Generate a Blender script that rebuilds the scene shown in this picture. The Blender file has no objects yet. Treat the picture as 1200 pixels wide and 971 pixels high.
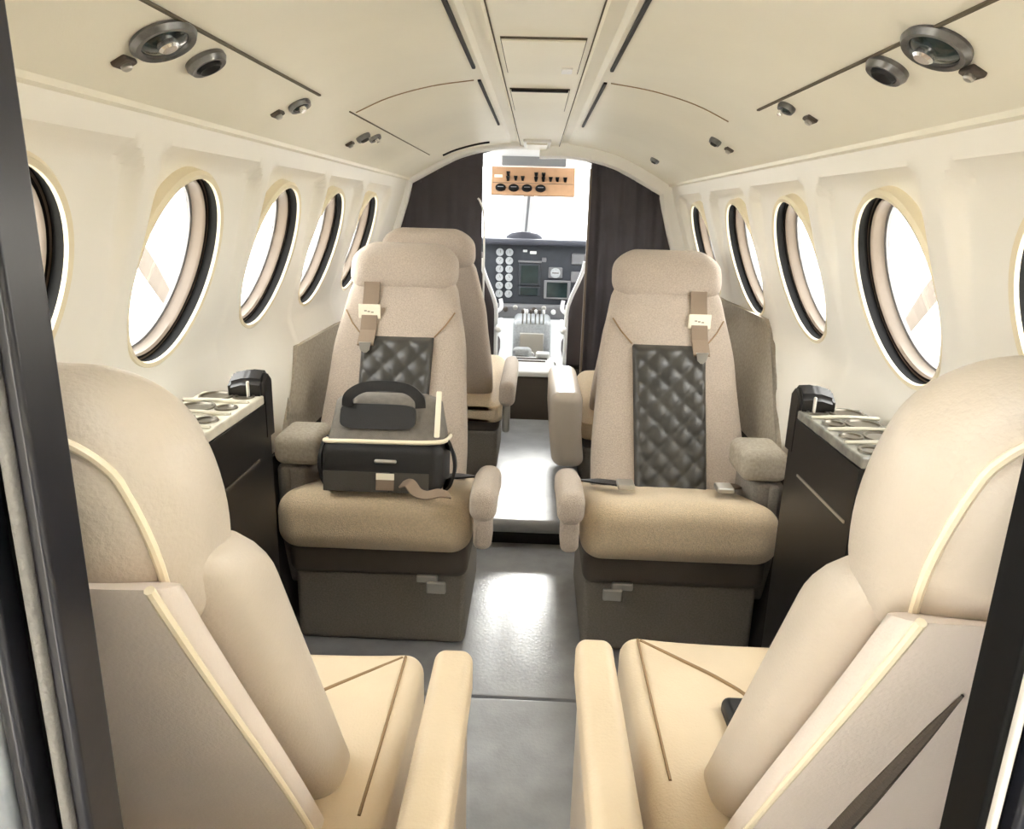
import bpy, bmesh, math, random
from mathutils import Vector, Matrix
random.seed(7)
PI = math.pi
SC = bpy.context.scene
COL = SC.collection

# ------------------------------------------------------------------ materials
def lin(c):
    return tuple((v/255/12.92) if v/255 <= .04045 else ((v/255+.055)/1.055)**2.4 for v in c)

def mat(name, rgb, rough=.6, metal=0., bump=0., bscale=200., var=0., vscale=6., spec=.5, coat=0., sheen=0., rgb2=None):
    m = bpy.data.materials.new(name); m.use_nodes = True
    nt = m.node_tree; n = nt.nodes; L = nt.links
    p = n['Principled BSDF']
    c = lin(rgb)
    p.inputs['Base Color'].default_value = (*c, 1)
    p.inputs['Roughness'].default_value = rough
    p.inputs['Metallic'].default_value = metal
    p.inputs['Specular IOR Level'].default_value = spec
    p.inputs['Coat Weight'].default_value = coat
    p.inputs['Sheen Weight'].default_value = sheen
    tc = n.new('ShaderNodeTexCoord')
    if var > 0 or rgb2:
        nz = n.new('ShaderNodeTexNoise'); nz.inputs['Scale'].default_value = vscale; nz.inputs['Detail'].default_value = 6
        L.new(tc.outputs['Object'], nz.inputs['Vector'])
        r = n.new('ShaderNodeValToRGB')
        c2 = lin(rgb2) if rgb2 else tuple(max(0, v*(1-var)) for v in c)
        c1 = c if rgb2 else tuple(min(1, v*(1+var*.6)) for v in c)
        r.color_ramp.elements[0].position = .35; r.color_ramp.elements[0].color = (*c2, 1)
        r.color_ramp.elements[1].position = .65; r.color_ramp.elements[1].color = (*c1, 1)
        L.new(nz.outputs['Fac'], r.inputs['Fac']); L.new(r.outputs['Color'], p.inputs['Base Color'])
    if bump > 0:
        nb = n.new('ShaderNodeTexNoise'); nb.inputs['Scale'].default_value = bscale; nb.inputs['Detail'].default_value = 4
        L.new(tc.outputs['Object'], nb.inputs['Vector'])
        b = n.new('ShaderNodeBump'); b.inputs['Strength'].default_value = bump; b.inputs['Distance'].default_value = .004
        L.new(nb.outputs['Fac'], b.inputs['Height']); L.new(b.outputs['Normal'], p.inputs['Normal'])
    return m

def glass(name, tint=(1, 1, 1), refl=.05):
    m = bpy.data.materials.new(name); m.use_nodes = True
    nt = m.node_tree; n = nt.nodes; L = nt.links
    n.remove(n['Principled BSDF'])
    t = n.new('ShaderNodeBsdfTransparent'); t.inputs['Color'].default_value = (*tint, 1)
    g = n.new('ShaderNodeBsdfGlossy'); g.inputs['Roughness'].default_value = .02
    f = n.new('ShaderNodeLayerWeight'); f.inputs['Blend'].default_value = .25
    mu = n.new('ShaderNodeMath'); mu.operation = 'MULTIPLY'; mu.inputs[1].default_value = refl*4
    L.new(f.outputs['Facing'], mu.inputs[0])
    x = n.new('ShaderNodeMixShader')
    L.new(mu.outputs[0], x.inputs[0]); L.new(t.outputs[0], x.inputs[1]); L.new(g.outputs[0], x.inputs[2])
    L.new(x.outputs[0], n['Material Output'].inputs[0])
    return m

M = dict(
    liner=mat('cream_liner', (240, 236, 221), .45, bump=.05, bscale=350, var=.03, vscale=3),
    wall=mat('sidewall_vinyl', (241, 238, 230), .45, bump=.05, bscale=350, var=.02, vscale=3),
    panel=mat('centre_panel', (222, 219, 204), .3, var=.03, vscale=8),
    seam=mat('seam_dark', (96, 88, 72), .8),
    black=mat('black_gap', (6, 6, 8), .6),
    deep_black=mat('matt_black', (4, 4, 5), .6, spec=.2),
    reveal=mat('tan_reveal', (104, 92, 80), .5, var=.10, vscale=9, bump=.1, bscale=60),
    ring=mat('cream_ring', (236, 226, 200), .4),
    edge=mat('grey_edge', (120, 120, 122), .5),
    glass=glass('window_glass'),
    pane=glass('cabin_pane', (.66, .66, .65)),
    shade=glass('tinted_glass', (.52, .53, .54)),  # cockpit glass; tint added to cut the light coming in
    leather=mat('tan_leather', (204, 193, 179), .42, bump=.18, bscale=260, var=.05, vscale=5),
    cushionl=mat('buff_leather', (222, 204, 176), .45, bump=.18, bscale=260, var=.06, vscale=6),
    shell=mat('mauve_leather', (224, 212, 202), .5, bump=.15, bscale=300, var=.05, vscale=5),
    fleece=mat('tan_fleece', (190, 176, 162), .9, bump=.9, bscale=420, var=.12, vscale=240, sheen=.2),
    fleece2=mat('buff_fleece', (216, 196, 166), .9, bump=.9, bscale=420, var=.12, vscale=240, sheen=.2),
    skirt=mat('brown_carpet', (136, 130, 122), .95, bump=.6, bscale=500, var=.15, vscale=200),
    kick=mat('dark_kick_carpet', (44, 40, 38), .95, bump=.5, bscale=400),
    frame=mat('dark_frame', (84, 76, 68), .7, bump=.3, bscale=300),
    quilt=mat('charcoal_leather', (62, 60, 56), .38, bump=.2, bscale=300, var=.2, vscale=14),
    piping=mat('cream_piping', (240, 228, 202), .4),
    seamtan=mat('tan_stitch', (150, 124, 92), .7),
    belt=mat('taupe_webbing', (140, 122, 104), .8, bump=.6, bscale=600),
    label=mat('cream_label', (240, 232, 212), .7),
    ink=mat('grey_ink', (150, 140, 125), .8),
    chrome=mat('chrome', (225, 225, 225), .15, metal=1),
    steel=mat('satin_metal', (190, 188, 182), .35, metal=.8),
    dsteel=mat('dark_metal', (120, 120, 120), .3, metal=.8, var=.3, vscale=60),
    cabinet=mat('black_cabinet', (14, 12, 12), .35, var=.2, vscale=20),
    cabtop=mat('cabinet_top', (205, 200, 184), .3, var=.1, vscale=30),
    cabtopd=mat('grey_cabinet_top', (128, 126, 118), .25, var=.3, vscale=30),
    well=mat('cup_well', (96, 90, 78), .3, metal=.5),
    floor=mat('grey_floor', (160, 161, 164), .26, bump=.12, bscale=120, var=.14, vscale=10),
    step=mat('grey_runner', (150, 151, 152), .4, bump=.25, bscale=300, var=.12, vscale=12),
    jamb=mat('dark_jamb', (30, 31, 38), .28, bump=.05, bscale=40, var=.2, vscale=8),
    jambg=mat('grey_seal', (128, 126, 124), .5, bump=.4, bscale=300),
    jambw=mat('bright_seal', (226, 222, 214), .3),
    marble=mat('pale_panel', (226, 230, 236), .4, rgb2=(120, 126, 134), vscale=9),
    curtain=mat('charcoal_curtain', (64, 61, 67), .7, bump=.2, bscale=200, var=.15, vscale=9),
    white=mat('white_plastic', (238, 238, 236), .4),
    greygrain=mat('grey_grain', (168, 160, 146), .9, bump=.6, bscale=400, var=.15, vscale=120),
    bagb=mat('black_nylon', (20, 18, 18), .5, bump=.4, bscale=500),
    bagg=mat('grey_nylon', (118, 112, 104), .75, bump=.5, bscale=500, var=.12, vscale=60),
    bagm=mat('grey_mesh', (72, 68, 62), .8, bump=.6, bscale=600),
    ip=mat('grey_instrument_panel', (54, 58, 64), .5, var=.15, vscale=20),
    glare=mat('grey_glareshield', (62, 64, 72), .8, bump=.4, bscale=300),
    dial=mat('dial_face', (176, 180, 182), .3, var=.15, vscale=90),
    screen=mat('dark_screen', (34, 48, 48), .12, var=.3, vscale=12),
    tanpanel=mat('tan_overhead', (176, 138, 104), .5, var=.08, vscale=20),
    pilot=mat('dark_pilot_seat', (74, 66, 66), .8, bump=.4, bscale=400),
    paint=mat('aircraft_paint', (205, 207, 210), .3),
    nacelle=mat('shaded_nacelle', (58, 62, 68), .35),  # shaded look of the nacelle put into its colour as dark grey
    rubber=mat('black_rubber', (16, 16, 18), .5),
    concrete=mat('concrete', (205, 200, 190), .9, var=.12, vscale=.6),
    hangar=mat('pale_hangar', (225, 222, 214), .8),
)

# ------------------------------------------------------------------ mesh helpers
def B(): return bmesh.new()

def axis_coords(h, r, k, m):
    i = h - r
    out = []
    for j in range(k):
        out.append(-(i + r*math.tan(PI/4*(1-j/k))))
    for j in range(m+1):
        out.append(-i + 2*i*j/m)
    for j in range(1, k+1):
        out.append(i + r*math.tan(PI/4*(j/k)))
    return out

def rbox(bm, c, s, r=.01, k=3, m=2, deform=None, mtx=None):
    """rounded box: centre c, full size s, corner radius r; m inner divisions for deform"""
    hx, hy, hz = s[0]/2, s[1]/2, s[2]/2
    r = min(r, hx*.999, hy*.999, hz*.999)
    ms = (m, m, m) if isinstance(m, int) else m
    A = [axis_coords(h, r, k, q) for h, q in zip((hx, hy, hz), ms)]
    cache = {}
    def vert(i, j, l):
        key = (i, j, l)
        if key in cache: return cache[key]
        q = Vector((A[0][i], A[1][j], A[2][l]))
        inn = Vector((max(-(hx-r), min(hx-r, q.x)), max(-(hy-r), min(hy-r, q.y)), max(-(hz-r), min(hz-r, q.z))))
        d = q - inn
        p = inn + (d.normalized()*r if d.length > 1e-9 else d)
        if deform: p = Vector(deform(p))
        p = p + Vector(c)
        if mtx: p = mtx @ p
        cache[key] = bm.verts.new(p)
        return cache[key]
    nx, ny, nz = len(A[0])-1, len(A[1])-1, len(A[2])-1
    def face(*v):
        try: bm.faces.new(v)
        except ValueError: pass
    for i in range(nx):
        for j in range(ny):
            face(vert(i, j, 0), vert(i, j+1, 0), vert(i+1, j+1, 0), vert(i+1, j, 0))
            face(vert(i, j, nz), vert(i+1, j, nz), vert(i+1, j+1, nz), vert(i, j+1, nz))
    for i in range(nx):
        for l in range(nz):
            face(vert(i, 0, l), vert(i+1, 0, l), vert(i+1, 0, l+1), vert(i, 0, l+1))
            face(vert(i, ny, l), vert(i, ny, l+1), vert(i+1, ny, l+1), vert(i+1, ny, l))
    for j in range(ny):
        for l in range(nz):
            face(vert(0, j, l), vert(0, j, l+1), vert(0, j+1, l+1), vert(0, j+1, l))
            face(vert(nx, j, l), vert(nx, j+1, l), vert(nx, j+1, l+1), vert(nx, j, l+1))
    return bm

def loft(bm, rings, cap=True, closed=True):
    R = [[bm.verts.new(p) for p in ring] for ring in rings]
    n = len(R[0])
    for a, b in zip(R[:-1], R[1:]):
        for i in range(n if closed else n-1):
            bm.faces.new((a[i], a[(i+1) % n], b[(i+1) % n], b[i]))
    if cap:
        for ring in (R[0], R[-1]):
            try: bm.faces.new(ring)
            except ValueError: pass
    return bm

def sell(w, t, n=4., N=40):
    out = []
    for i in range(N):
        a = 2*PI*i/N
        ca, sa = math.cos(a), math.sin(a)
        out.append((w/2*math.copysign(abs(ca)**(2/n), ca), t/2*math.copysign(abs(sa)**(2/n), sa)))
    return out

def sweep(bm, pts, r=.005, n=8, sec=None, up=None, closed=False):
    """tube (or a given cross-section sec of (side, normal) pairs) along pts"""
    P = [Vector(p) for p in pts]
    if sec is None:
        rr = r if hasattr(r, '__len__') else [r]*len(P)
    rings = []
    prev = Vector(up) if up else None
    for i, p in enumerate(P):
        if closed: t = P[(i+1) % len(P)] - P[i-1]
        else: t = P[min(i+1, len(P)-1)] - P[max(i-1, 0)]
        t.normalize()
        if prev is None:
            prev = Vector((0, 0, 1)) if abs(t.z) < .9 else Vector((0, 1, 0))
        nrm = (prev - t*prev.dot(t))
        if nrm.length < 1e-6: nrm = t.orthogonal()
        nrm.normalize()
        if not up: prev = nrm
        side = t.cross(nrm)
        if sec: rings.append([p + side*a + nrm*b for a, b in sec])
        else: rings.append([p + (side*math.cos(2*PI*k/n) + nrm*math.sin(2*PI*k/n))*rr[i] for k in range(n)])
    if closed: rings.append(rings[0])
    if closed:
        V = [[bm.verts.new(q) for q in ring] for ring in rings[:-1]]
        m = len(V[0])
        for i in range(len(V)):
            a, b = V[i], V[(i+1) % len(V)]
            for k in range(m): bm.faces.new((a[k], a[(k+1) % m], b[(k+1) % m], b[k]))
    else: loft(bm, rings)
    return bm

def rect(w, t): return [(-w/2, -t/2), (w/2, -t/2), (w/2, t/2), (-w/2, t/2)]

def lathe(bm, prof, mtx=None, n=32, sx=1., sy=1.):
    """profile of (radius, z) revolved about z"""
    rings = []
    for r, z in prof:
        ring = []
        for i in range(n):
            v = Vector((max(r, 1e-5)*math.cos(2*PI*i/n)*sx, max(r, 1e-5)*math.sin(2*PI*i/n)*sy, z))
            ring.append(mtx @ v if mtx else v)
        rings.append(ring)
    return loft(bm, rings)

def prism(bm, outline, a, b, axis=1):
    def pt(u, v, w):
        return {0: (w, u, v), 1: (u, w, v), 2: (u, v, w)}[axis]
    loft(bm, [[pt(u, v, a) for u, v in outline], [pt(u, v, b) for u, v in outline]])
    return bm

def smooth_pts(ctrl, n=8):
    """Catmull-Rom through control points"""
    P = [Vector(c) for c in ctrl]
    out = []
    for i in range(len(P)-1):
        p0, p1, p2, p3 = P[max(i-1, 0)], P[i], P[i+1], P[min(i+2, len(P)-1)]
        for j in range(n):
            t = j/n
            out.append(.5*((2*p1) + (p2-p0)*t + (2*p0-5*p1+4*p2-p3)*t*t + (3*p1-p0-3*p2+p3)*t**3))
    out.append(P[-1])
    return out

def obj(name, bm, m, parent=None, smooth=True, ang=35):
    bmesh.ops.recalc_face_normals(bm, faces=bm.faces[:])
    me = bpy.data.meshes.new(name); bm.to_mesh(me); bm.free()
    mm = M[m] if isinstance(m, str) else m
    me.materials.append(mm)
    if smooth:
        for p in me.polygons: p.use_smooth = True
        me.set_sharp_from_angle(angle=math.radians(ang))
    o = bpy.data.objects.new(name, me); COL.objects.link(o)
    if smooth and name != 'cutter' and not name.startswith('wall_') and len(me.polygons) < 1500:
        wn = o.modifiers.new('weighted_normal', 'WEIGHTED_NORMAL'); wn.keep_sharp = True
    if parent: o.parent = parent
    return o

def tag(o, label, cat, group=None):
    o['label'] = label; o['category'] = cat
    if group: o['group'] = group
    return o

def thing(name, label, cat, loc=(0, 0, 0), rotz=0, group=None):
    o = bpy.data.objects.new(name, None); COL.objects.link(o)
    o.empty_display_size = .1
    o.location = loc; o.rotation_euler = (0, 0, rotz)
    return tag(o, label, cat, group)

def struct(name, bm, m, parent=None, **k):
    o = obj(name, bm, m, parent, **k)
    if not parent: o['kind'] = 'structure'
    return o

# ------------------------------------------------------------------ cabin section
EYE = 1.15
WP = [(.63, 0), (.65, .10), (.68, .30), (.695, .48), (.70, .62), (.728, .74), (.748, .83), (.716, .93), (.682, 1.022), (.649, 1.117), (.620, 1.205), (.600, 1.285)]
wall_line = [(v.x, v.z) for v in smooth_pts([(x, 0, z) for x, z in WP], 8)]
def wall_x(z):
    for (x0, z0), (x1, z1) in zip(wall_line[:-1], wall_line[1:]):
        if z0 <= z <= z1: return x0 + (x1-x0)*(z-z0)/max(z1-z0, 1e-6)
    return wall_line[-1][0] if z > 1 else wall_line[0][0]
CEIL = [(.44, 1.37), (.36, 1.405), (.26, 1.432), (.16, 1.447), (.0, 1.452)]
Y0, Y1 = .36, 3.66
WZ = EYE - .128
WIN = {-1: [.89, 1.397, 1.905, 2.37, 2.88], 1: [.90, 1.426, 1.955, 2.47, 3.05]}
AH, BH = .158, .176          # hole half width and half height

def sstep(a, b, x):
    t = max(0, min(1, (x-a)/(b-a))); return t*t*(3-2*t)

def bay(y, z, side):
    """depth of the shallow bay each window sits in"""
    for yc in WIN[side]:
        u = y - yc
        if -.19 <= u <= .316:
            top = 1.235 - .05*max(0, (u-.24)/.06)**2 if u > .24 else 1.235
            d = .004 + .024*sstep(.90, 1.20, z)
            m = sstep(-.185, -.10, u)*(1-sstep(.275, .305, u))*(1-sstep(top-.012, top+.006, z))
            return d*m
    return 0.

def cut(o, cutters):
    for c in cutters:
        md = o.modifiers.new('b', 'BOOLEAN'); md.operation = 'DIFFERENCE'; md.solver = 'EXACT'; md.object = c
    dg = bpy.context.evaluated_depsgraph_get(); dg.update()
    me = bpy.data.meshes.new_from_object(o.evaluated_get(dg))
    o.modifiers.clear(); o.data = me
    for p in me.polygons: p.use_smooth = True
    me.set_sharp_from_angle(angle=math.radians(35))
    for c in cutters:
        bpy.data.objects.remove(c)

def ellipse_ring(yc, a, b, x, side, n=64, tilt=-.36):
    out = []
    for i in range(n):
        t = 2*PI*i/n
        dz = b*math.sin(t)
        out.append((side*(x + tilt*dz), yc + a*math.cos(t), WZ + dz + .30*(x-.695)))
    return out

for side, nm in ((-1, 'left'), (1, 'right')):
    zs = []
    z = 0.
    while z < 1.285:
        zs.append(z); z += .012 if z > .8 else .03
    zs.append(1.285)
    ys = [Y0 + (Y1-Y0)*i/600 for i in range(601)]
    bm = B()
    inner = [[bm.verts.new((side*(wall_x(z)+bay(y, z, side)), y, z)) for z in zs] for y in ys]
    outer = [[bm.verts.new((side*(wall_x(z)+.05), y, z)) for z in zs] for y in ys]
    ny, nz = len(ys), len(zs)
    for i in range(ny-1):
        for j in range(nz-1):
            bm.faces.new((inner[i][j], inner[i+1][j], inner[i+1][j+1], inner[i][j+1]))
            bm.faces.new((outer[i][j], outer[i][j+1], outer[i+1][j+1], outer[i+1][j]))
        bm.faces.new((inner[i][0], outer[i][0], outer[i+1][0], inner[i+1][0]))
        bm.faces.new((inner[i][-1], inner[i+1][-1], outer[i+1][-1], outer[i][-1]))
    for j in range(nz-1):
        bm.faces.new((inner[0][j], inner[0][j+1], outer[0][j+1], outer[0][j]))
        bm.faces.new((inner[-1][j], outer[-1][j], outer[-1][j+1], inner[-1][j+1]))
    w = struct('wall_'+nm, bm, 'wall')
    cs = []
    for yc in WIN[side]:
        b2 = B(); loft(b2, [ellipse_ring(yc, AH+.009, BH+.008, .55, side), ellipse_ring(yc, AH+.009, BH+.008, .85, side)])
        cs.append(obj('cutter', b2, 'wall'))
    cut(w, cs)
    # windows: cream flange, black ring painting the shade in the gap, tan reveal, grey edge, pane
    for i, yc in enumerate(WIN[side]):
        k = i+1 if side < 0 else i+6
        X = .680 + .016
        bm = B()
        loft(bm, [ellipse_ring(yc, a, b, x, side) for a, b, x in
                  ((AH+.015, BH+.014, X+.04), (AH+.014, BH+.013, X-.004), (AH+.008, BH+.007, X-.010), (AH-.001, BH-.001, X-.008), (AH-.002, BH-.002, X-.002))], cap=False)
        f = struct('window_%d' % k, bm, 'ring')
        bm = B()
        loft(bm, [ellipse_ring(yc, a, b, x, side) for a, b, x in
                  ((AH-.002, BH-.002, X-.003), (AH+.007, BH+.006, X+.002), (AH+.007, BH+.006, X+.020), (AH-.004, BH-.004, X+.021))], cap=False)
        obj('deep_black', bm, 'deep_black', f)
        bm = B()
        loft(bm, [ellipse_ring(yc, a, b, x, side) for a, b, x in
                  ((AH+.006, BH+.005, X+.020), (AH-.003, BH-.003, X+.021), (AH-.006, BH-.006, X+.027), (AH-.004, BH-.004, X+.040), (AH-.006, BH-.006, X+.048))], cap=False)
        obj('reveal', bm, 'reveal', f)
        bm = B()
        loft(bm, [ellipse_ring(yc, a, b, x, side) for a, b, x in
                  ((AH-.004, BH-.004, X+.047), (AH-.011, BH-.011, X+.049), (AH-.011, BH-.011, X+.056), (AH+.03, BH+.03, X+.062))], cap=False)
        obj('edge_seal', bm, 'edge', f)
        bm = B()
        loft(bm, [ellipse_ring(yc, AH-.006, BH-.006, X+.051, side), ellipse_ring(yc, AH-.006, BH-.006, X+.054, side)])
        obj('pane', bm, 'pane', f)

# ceiling: side panels with lights, outer panels, centre panel with coves
def extr(bm, line, ya, yb, ny=1):
    rings = [[(x, ya+(yb-ya)*i/ny, z) for x, z in line] for i in range(ny+1)]
    loft(bm, rings, cap=False, closed=False)
half = [(v.x, v.z) for v in smooth_pts([(x, 0, z) for x, z in CEIL[:-1]], 5)]
right = [(.69, 1.29), (.600, 1.279), (.588, 1.282), (.587, 1.2905), (.52, 1.3275), (.445, 1.3675)] + half + [(.135, 1.449), (.125, 1.456), (.098, 1.456), (.09, 1.444), (.084, 1.441)]
full = [(-x, z) for x, z in right] + [(x, z) for x, z in reversed(right)]
full = full + [(x, z+.05) for x, z in reversed(full)]
bm = B()
loft(bm, [[(x, Y0, z) for x, z in full], [(x, Y1, z) for x, z in full]])
struct('ceiling', bm, 'liner', ang=20)

tn = [0]
def trim(bm, m, **k):
    tn[0] += 1
    return struct('trim_%d' % tn[0], bm, m, **k)

# dark cove slots beside the centre panel
for s in (-1, 1):
    for ya, yb in ((Y0+.02, 1.69), (1.84, 2.72)):
        bm = B(); rbox(bm, (s*.1475, (ya+yb)/2, 1.4475), (.008, yb-ya, .008), .002, 1, 1); trim(bm, 'black')
# seams along the side panels
def psu(x): return 1.2905 + (.587-x)*(1.3675-1.2905)/(.587-.445)
for s, ya, yb in ((-1, .40, 1.56), (-1, 1.80, 3.1), (1, .40, 1.62)):
    bm = B(); rbox(bm, (s*.4455, (ya+yb)/2, 1.3665), (.007 if yb < 2 else .003, yb-ya, .004), .0015, 1, 1); trim(bm, 'seam')
# cross seams
for s in (-1, 1):
    bm = B()
    pts = [(s*x, 1.84, z-.0005) for x, z in half if x > .155]
    sweep(bm, pts, .0018, 6); trim(bm, 'seamtan')
bm = B(); sweep(bm, [(-x, 3.28, z-.002) for x, z in half if .2 < x < .42], .006, 6); trim(bm, 'black')
# fine grooves bounding the centre panel
for s in (-1, 1):
    bm = B(); rbox(bm, (s*.0865, 2.0, 1.4415), (.0025, 3.2, .003), .001, 1, 1); trim(bm, 'seam')

# floor
bm = B(); rbox(bm, (0, .45, -.05), (1.30, 2.16, .10), .004, 1, 1)
fl = struct('floor', bm, 'floor')
bm = B(); rbox(bm, (0, 3.62, -.05), (1.30, 4.16, .10), .004, 1, 1)
fl2 = struct('floor_forward', bm, 'floor')
# raised aisle step over the spar, with a rounded carpeted nose
def nose(p):
    return (p.x, p.y, p.z)
bm = B(); rbox(bm, (0.01, 3.04, .075), (.40, 1.34, .05), .022, 4, 2)
step = trim(bm, 'step')
bm = B(); rbox(bm, (0.01, 3.05, .025), (.38, 1.30, .05), .004, 1, 1); trim(bm, 'black')  # black riser paints in the shade under the step nose

# partition at the rear with its dark door opening
JX = .252
def section(y, grow=.0):
    r = [(x+grow, z) for x, z in wall_line] + [(x, z+grow) for x, z in right[3:]]
    return r
outer_sec = section(0, .04)
for s, nm in ((-1, 'left'), (1, 'right')):
    pts = [(JX+.035, 0)] + [(x, z) for x, z in outer_sec if x > JX+.035] + [(JX+.035, 1.44)]
    bm = B(); prism(bm, [(s*x, z) for x, z in pts], .337, .356, 1)
    struct('wall_rear_'+nm, bm, 'jamb')
    # jamb: stack of vertical ridges
    def strip(x0, x1, y0, y1, m, r=.006):
        bm = B(); rbox(bm, (s*(x0+x1)/2, (y0+y1)/2, .72), (x1-x0, y1-y0, 1.44), r, 3, 1); return trim(bm, m)
    if s < 0:
        strip(.2385, .2475, .322, .352, 'jamb', .003)
        strip(.247, .2525, .318, .350, 'jambg', .0022)
        strip(.252, .262, .326, .350, 'deep_black', .004)
        strip(.261, .271, .312, .350, 'jamb', .004)
        bm = B(); rbox(bm, (s*.290, .322, 1.19), (.040, .030, .50), .008, 3, 1); trim(bm, 'jamb')
    else:
        strip(.246, .2508, .322, .352, 'deep_black', .002)
        strip(.2502, .2536, .318, .350, 'jambw', .0015)
        strip(.2532, .2585, .322, .350, 'deep_black', .002)
        strip(.258, .2665, .312, .350, 'jamb', .004)
        strip(.266, .2692, .306, .350, 'jambw', .0015)
        strip(.2688, .300, .300, .350, 'deep_black', .006)

# unseen aft cabin, closed in to cut back light; left entrance sized for fill
for s, nm, spans in ((-1, 'left', ((-2.0, -1.05), (-.66, .30))), (1, 'right', ((-2.0, .30),))):
    for i, (ya, yb) in enumerate(spans):
        bm = B()
        loft(bm, [[(s*x, y, z) for x, z in wall_line] + [(s*(x+.04), y, z) for x, z in reversed(wall_line)] for y in (ya, yb)])
        struct('wall_aft_%s%s' % (nm, '' if not i else '_forward'), bm, 'wall')
bm = B(); loft(bm, [[(x, -2.0, z) for x, z in full], [(x, .32, z) for x, z in full]]); struct('ceiling_aft', bm, 'liner', ang=20)
bm = B(); rbox(bm, (0, -.83, -.05), (1.30, 2.36, .10), .004, 1, 1); struct('floor_aft', bm, 'floor')
bm = B(); prism(bm, [(x, z) for x, z in wall_line] + [(x, z) for x, z in right[3:]] + [(-x, z) for x, z in reversed(right[3:])] + [(-x, z) for x, z in reversed(wall_line)], -2.05, -2.0, 1); struct('wall_rear', bm, 'wall')
# dark carpeted kick panels low on both sidewalls
for s in (-1, 1):
    bm = B()
    ln = [(x-.008, z) for x, z in wall_line if .002 < z < .50]
    loft(bm, [[(s*x, y, z) for x, z in ln] + [(s*(x+.012), y, z) for x, z in reversed(ln)] for y in (1.0, 3.4)])
    trim(bm, 'kick')

# ------------------------------------------------------------------ front bulkhead: hoop, curtains
def hoop_pts(inset):
    c = [(x, z) for x, z in wall_line if z > .0] + [(x, z) for x, z in right[4:-4]] + [(0, 1.447)]
    out = []
    for x, z in c:
        d = Vector((x, z-.75)); L = d.length
        d = d*(L-inset)/L
        out.append((d.x, d.y+.75))
    return out
HY = 3.47
a_, b_, bl_ = hoop_pts(-.02), hoop_pts(.048), hoop_pts(.012)
def mirror(l, m): return [(-x, z) for x, z in l] + [(x, z) for x, z in reversed(m)]
oa, ib = mirror(a_, a_), mirror(bl_, b_)
bm = B()
rings = []
for (xo, zo), (xi, zi) in zip(oa, ib):
    rings.append([(xo, HY-.02, zo), (xi, HY-.02, zi), (xi*.985, HY-.005, zi-.008 if zi > 1 else zi), (xi*.985, HY+.05, zi-.008 if zi > 1 else zi), (xo, HY+.05, zo)])
loft(bm, rings)
struct('wall_front', bm, 'white')
def arch_z(x, b_):
    x = abs(x)
    best = 0
    for (x0, z0), (x1, z1) in zip(b_[:-1], b_[1:]):
        if z0 > .6 and min(x0, x1) <= x <= max(x0, x1):
            best = max(best, z0 + (z1-z0)*((x-x0)/(x1-x0) if abs(x1-x0) > 1e-6 else 0))
    return best
def arch_x(z, b_):
    return max([min(x0, x1) for (x0, z0), (x1, z1) in zip(b_[:-1], b_[1:]) if min(z0, z1) <= z <= max(z0, z1)] or [.3])
def curtain(s, xin, amp, lab):
    bm = B()
    nx, nz = 90, 30
    fr, bk = [], []
    lst, wide = (bl_, .665) if s < 0 else (b_, .625)
    for i in range(nx+1):
        t = i/nx
        x = xin + (wide+.003-xin)*t
        top = min(1.44, arch_z(min(x, wide), lst) + .03)
        colf, colb = [], []
        for j in range(nz+1):
            z = .02 + (top-.02)*j/nz
            xl = min(x, arch_x(z, lst)+.03)
            y = HY+.030 + amp*(math.sin(t*34 + .6*math.sin(z*3)) + .5*math.sin(t*61+z*2))*(.5+.5*(1-j/nz))
            colf.append(bm.verts.new((s*xl, y, z))); colb.append(bm.verts.new((s*xl, y+.006, z)))
        fr.append(colf); bk.append(colb)
    for i in range(nx):
        for j in range(nz):
            bm.faces.new((fr[i][j], fr[i+1][j], fr[i+1][j+1], fr[i][j+1]))
            bm.faces.new((bk[i][j], bk[i][j+1], bk[i+1][j+1], bk[i+1][j]))
        bm.faces.new((fr[i][-1], fr[i+1][-1], bk[i+1][-1], bk[i][-1]))
        bm.faces.new((fr[i][0], bk[i][0], bk[i+1][0], fr[i+1][0]))
    for j in range(nz):
        bm.faces.new((fr[0][j], fr[0][j+1], bk[0][j+1], bk[0][j]))
        bm.faces.new((fr[-1][j], bk[-1][j], bk[-1][j+1], fr[-1][j+1]))
    c = obj('cockpit_curtain', bm, 'curtain')
    tag(c, lab, 'curtain')
curtain(-1, .258, .0035, 'smooth dark charcoal curtain panel left of the cockpit opening, behind the bag seat')
curtain(1, .238, .010, 'dark charcoal curtain with vertical folds right of the cockpit opening')
# light edge post of the left divider
bm = B(); sweep(bm, smooth_pts([(-.243, HY-.02, .1), (-.243, HY-.02, .8), (-.246, HY-.02, 1.12), (-.262, HY-.02, 1.19), (-.275, HY-.02, 1.21)], 5), .0045, 8); trim(bm, 'white')
bm = B(); rbox(bm, (.236, HY+.01, .7), (.010, .03, 1.30), .003, 2, 1); trim(bm, 'reveal')

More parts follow.
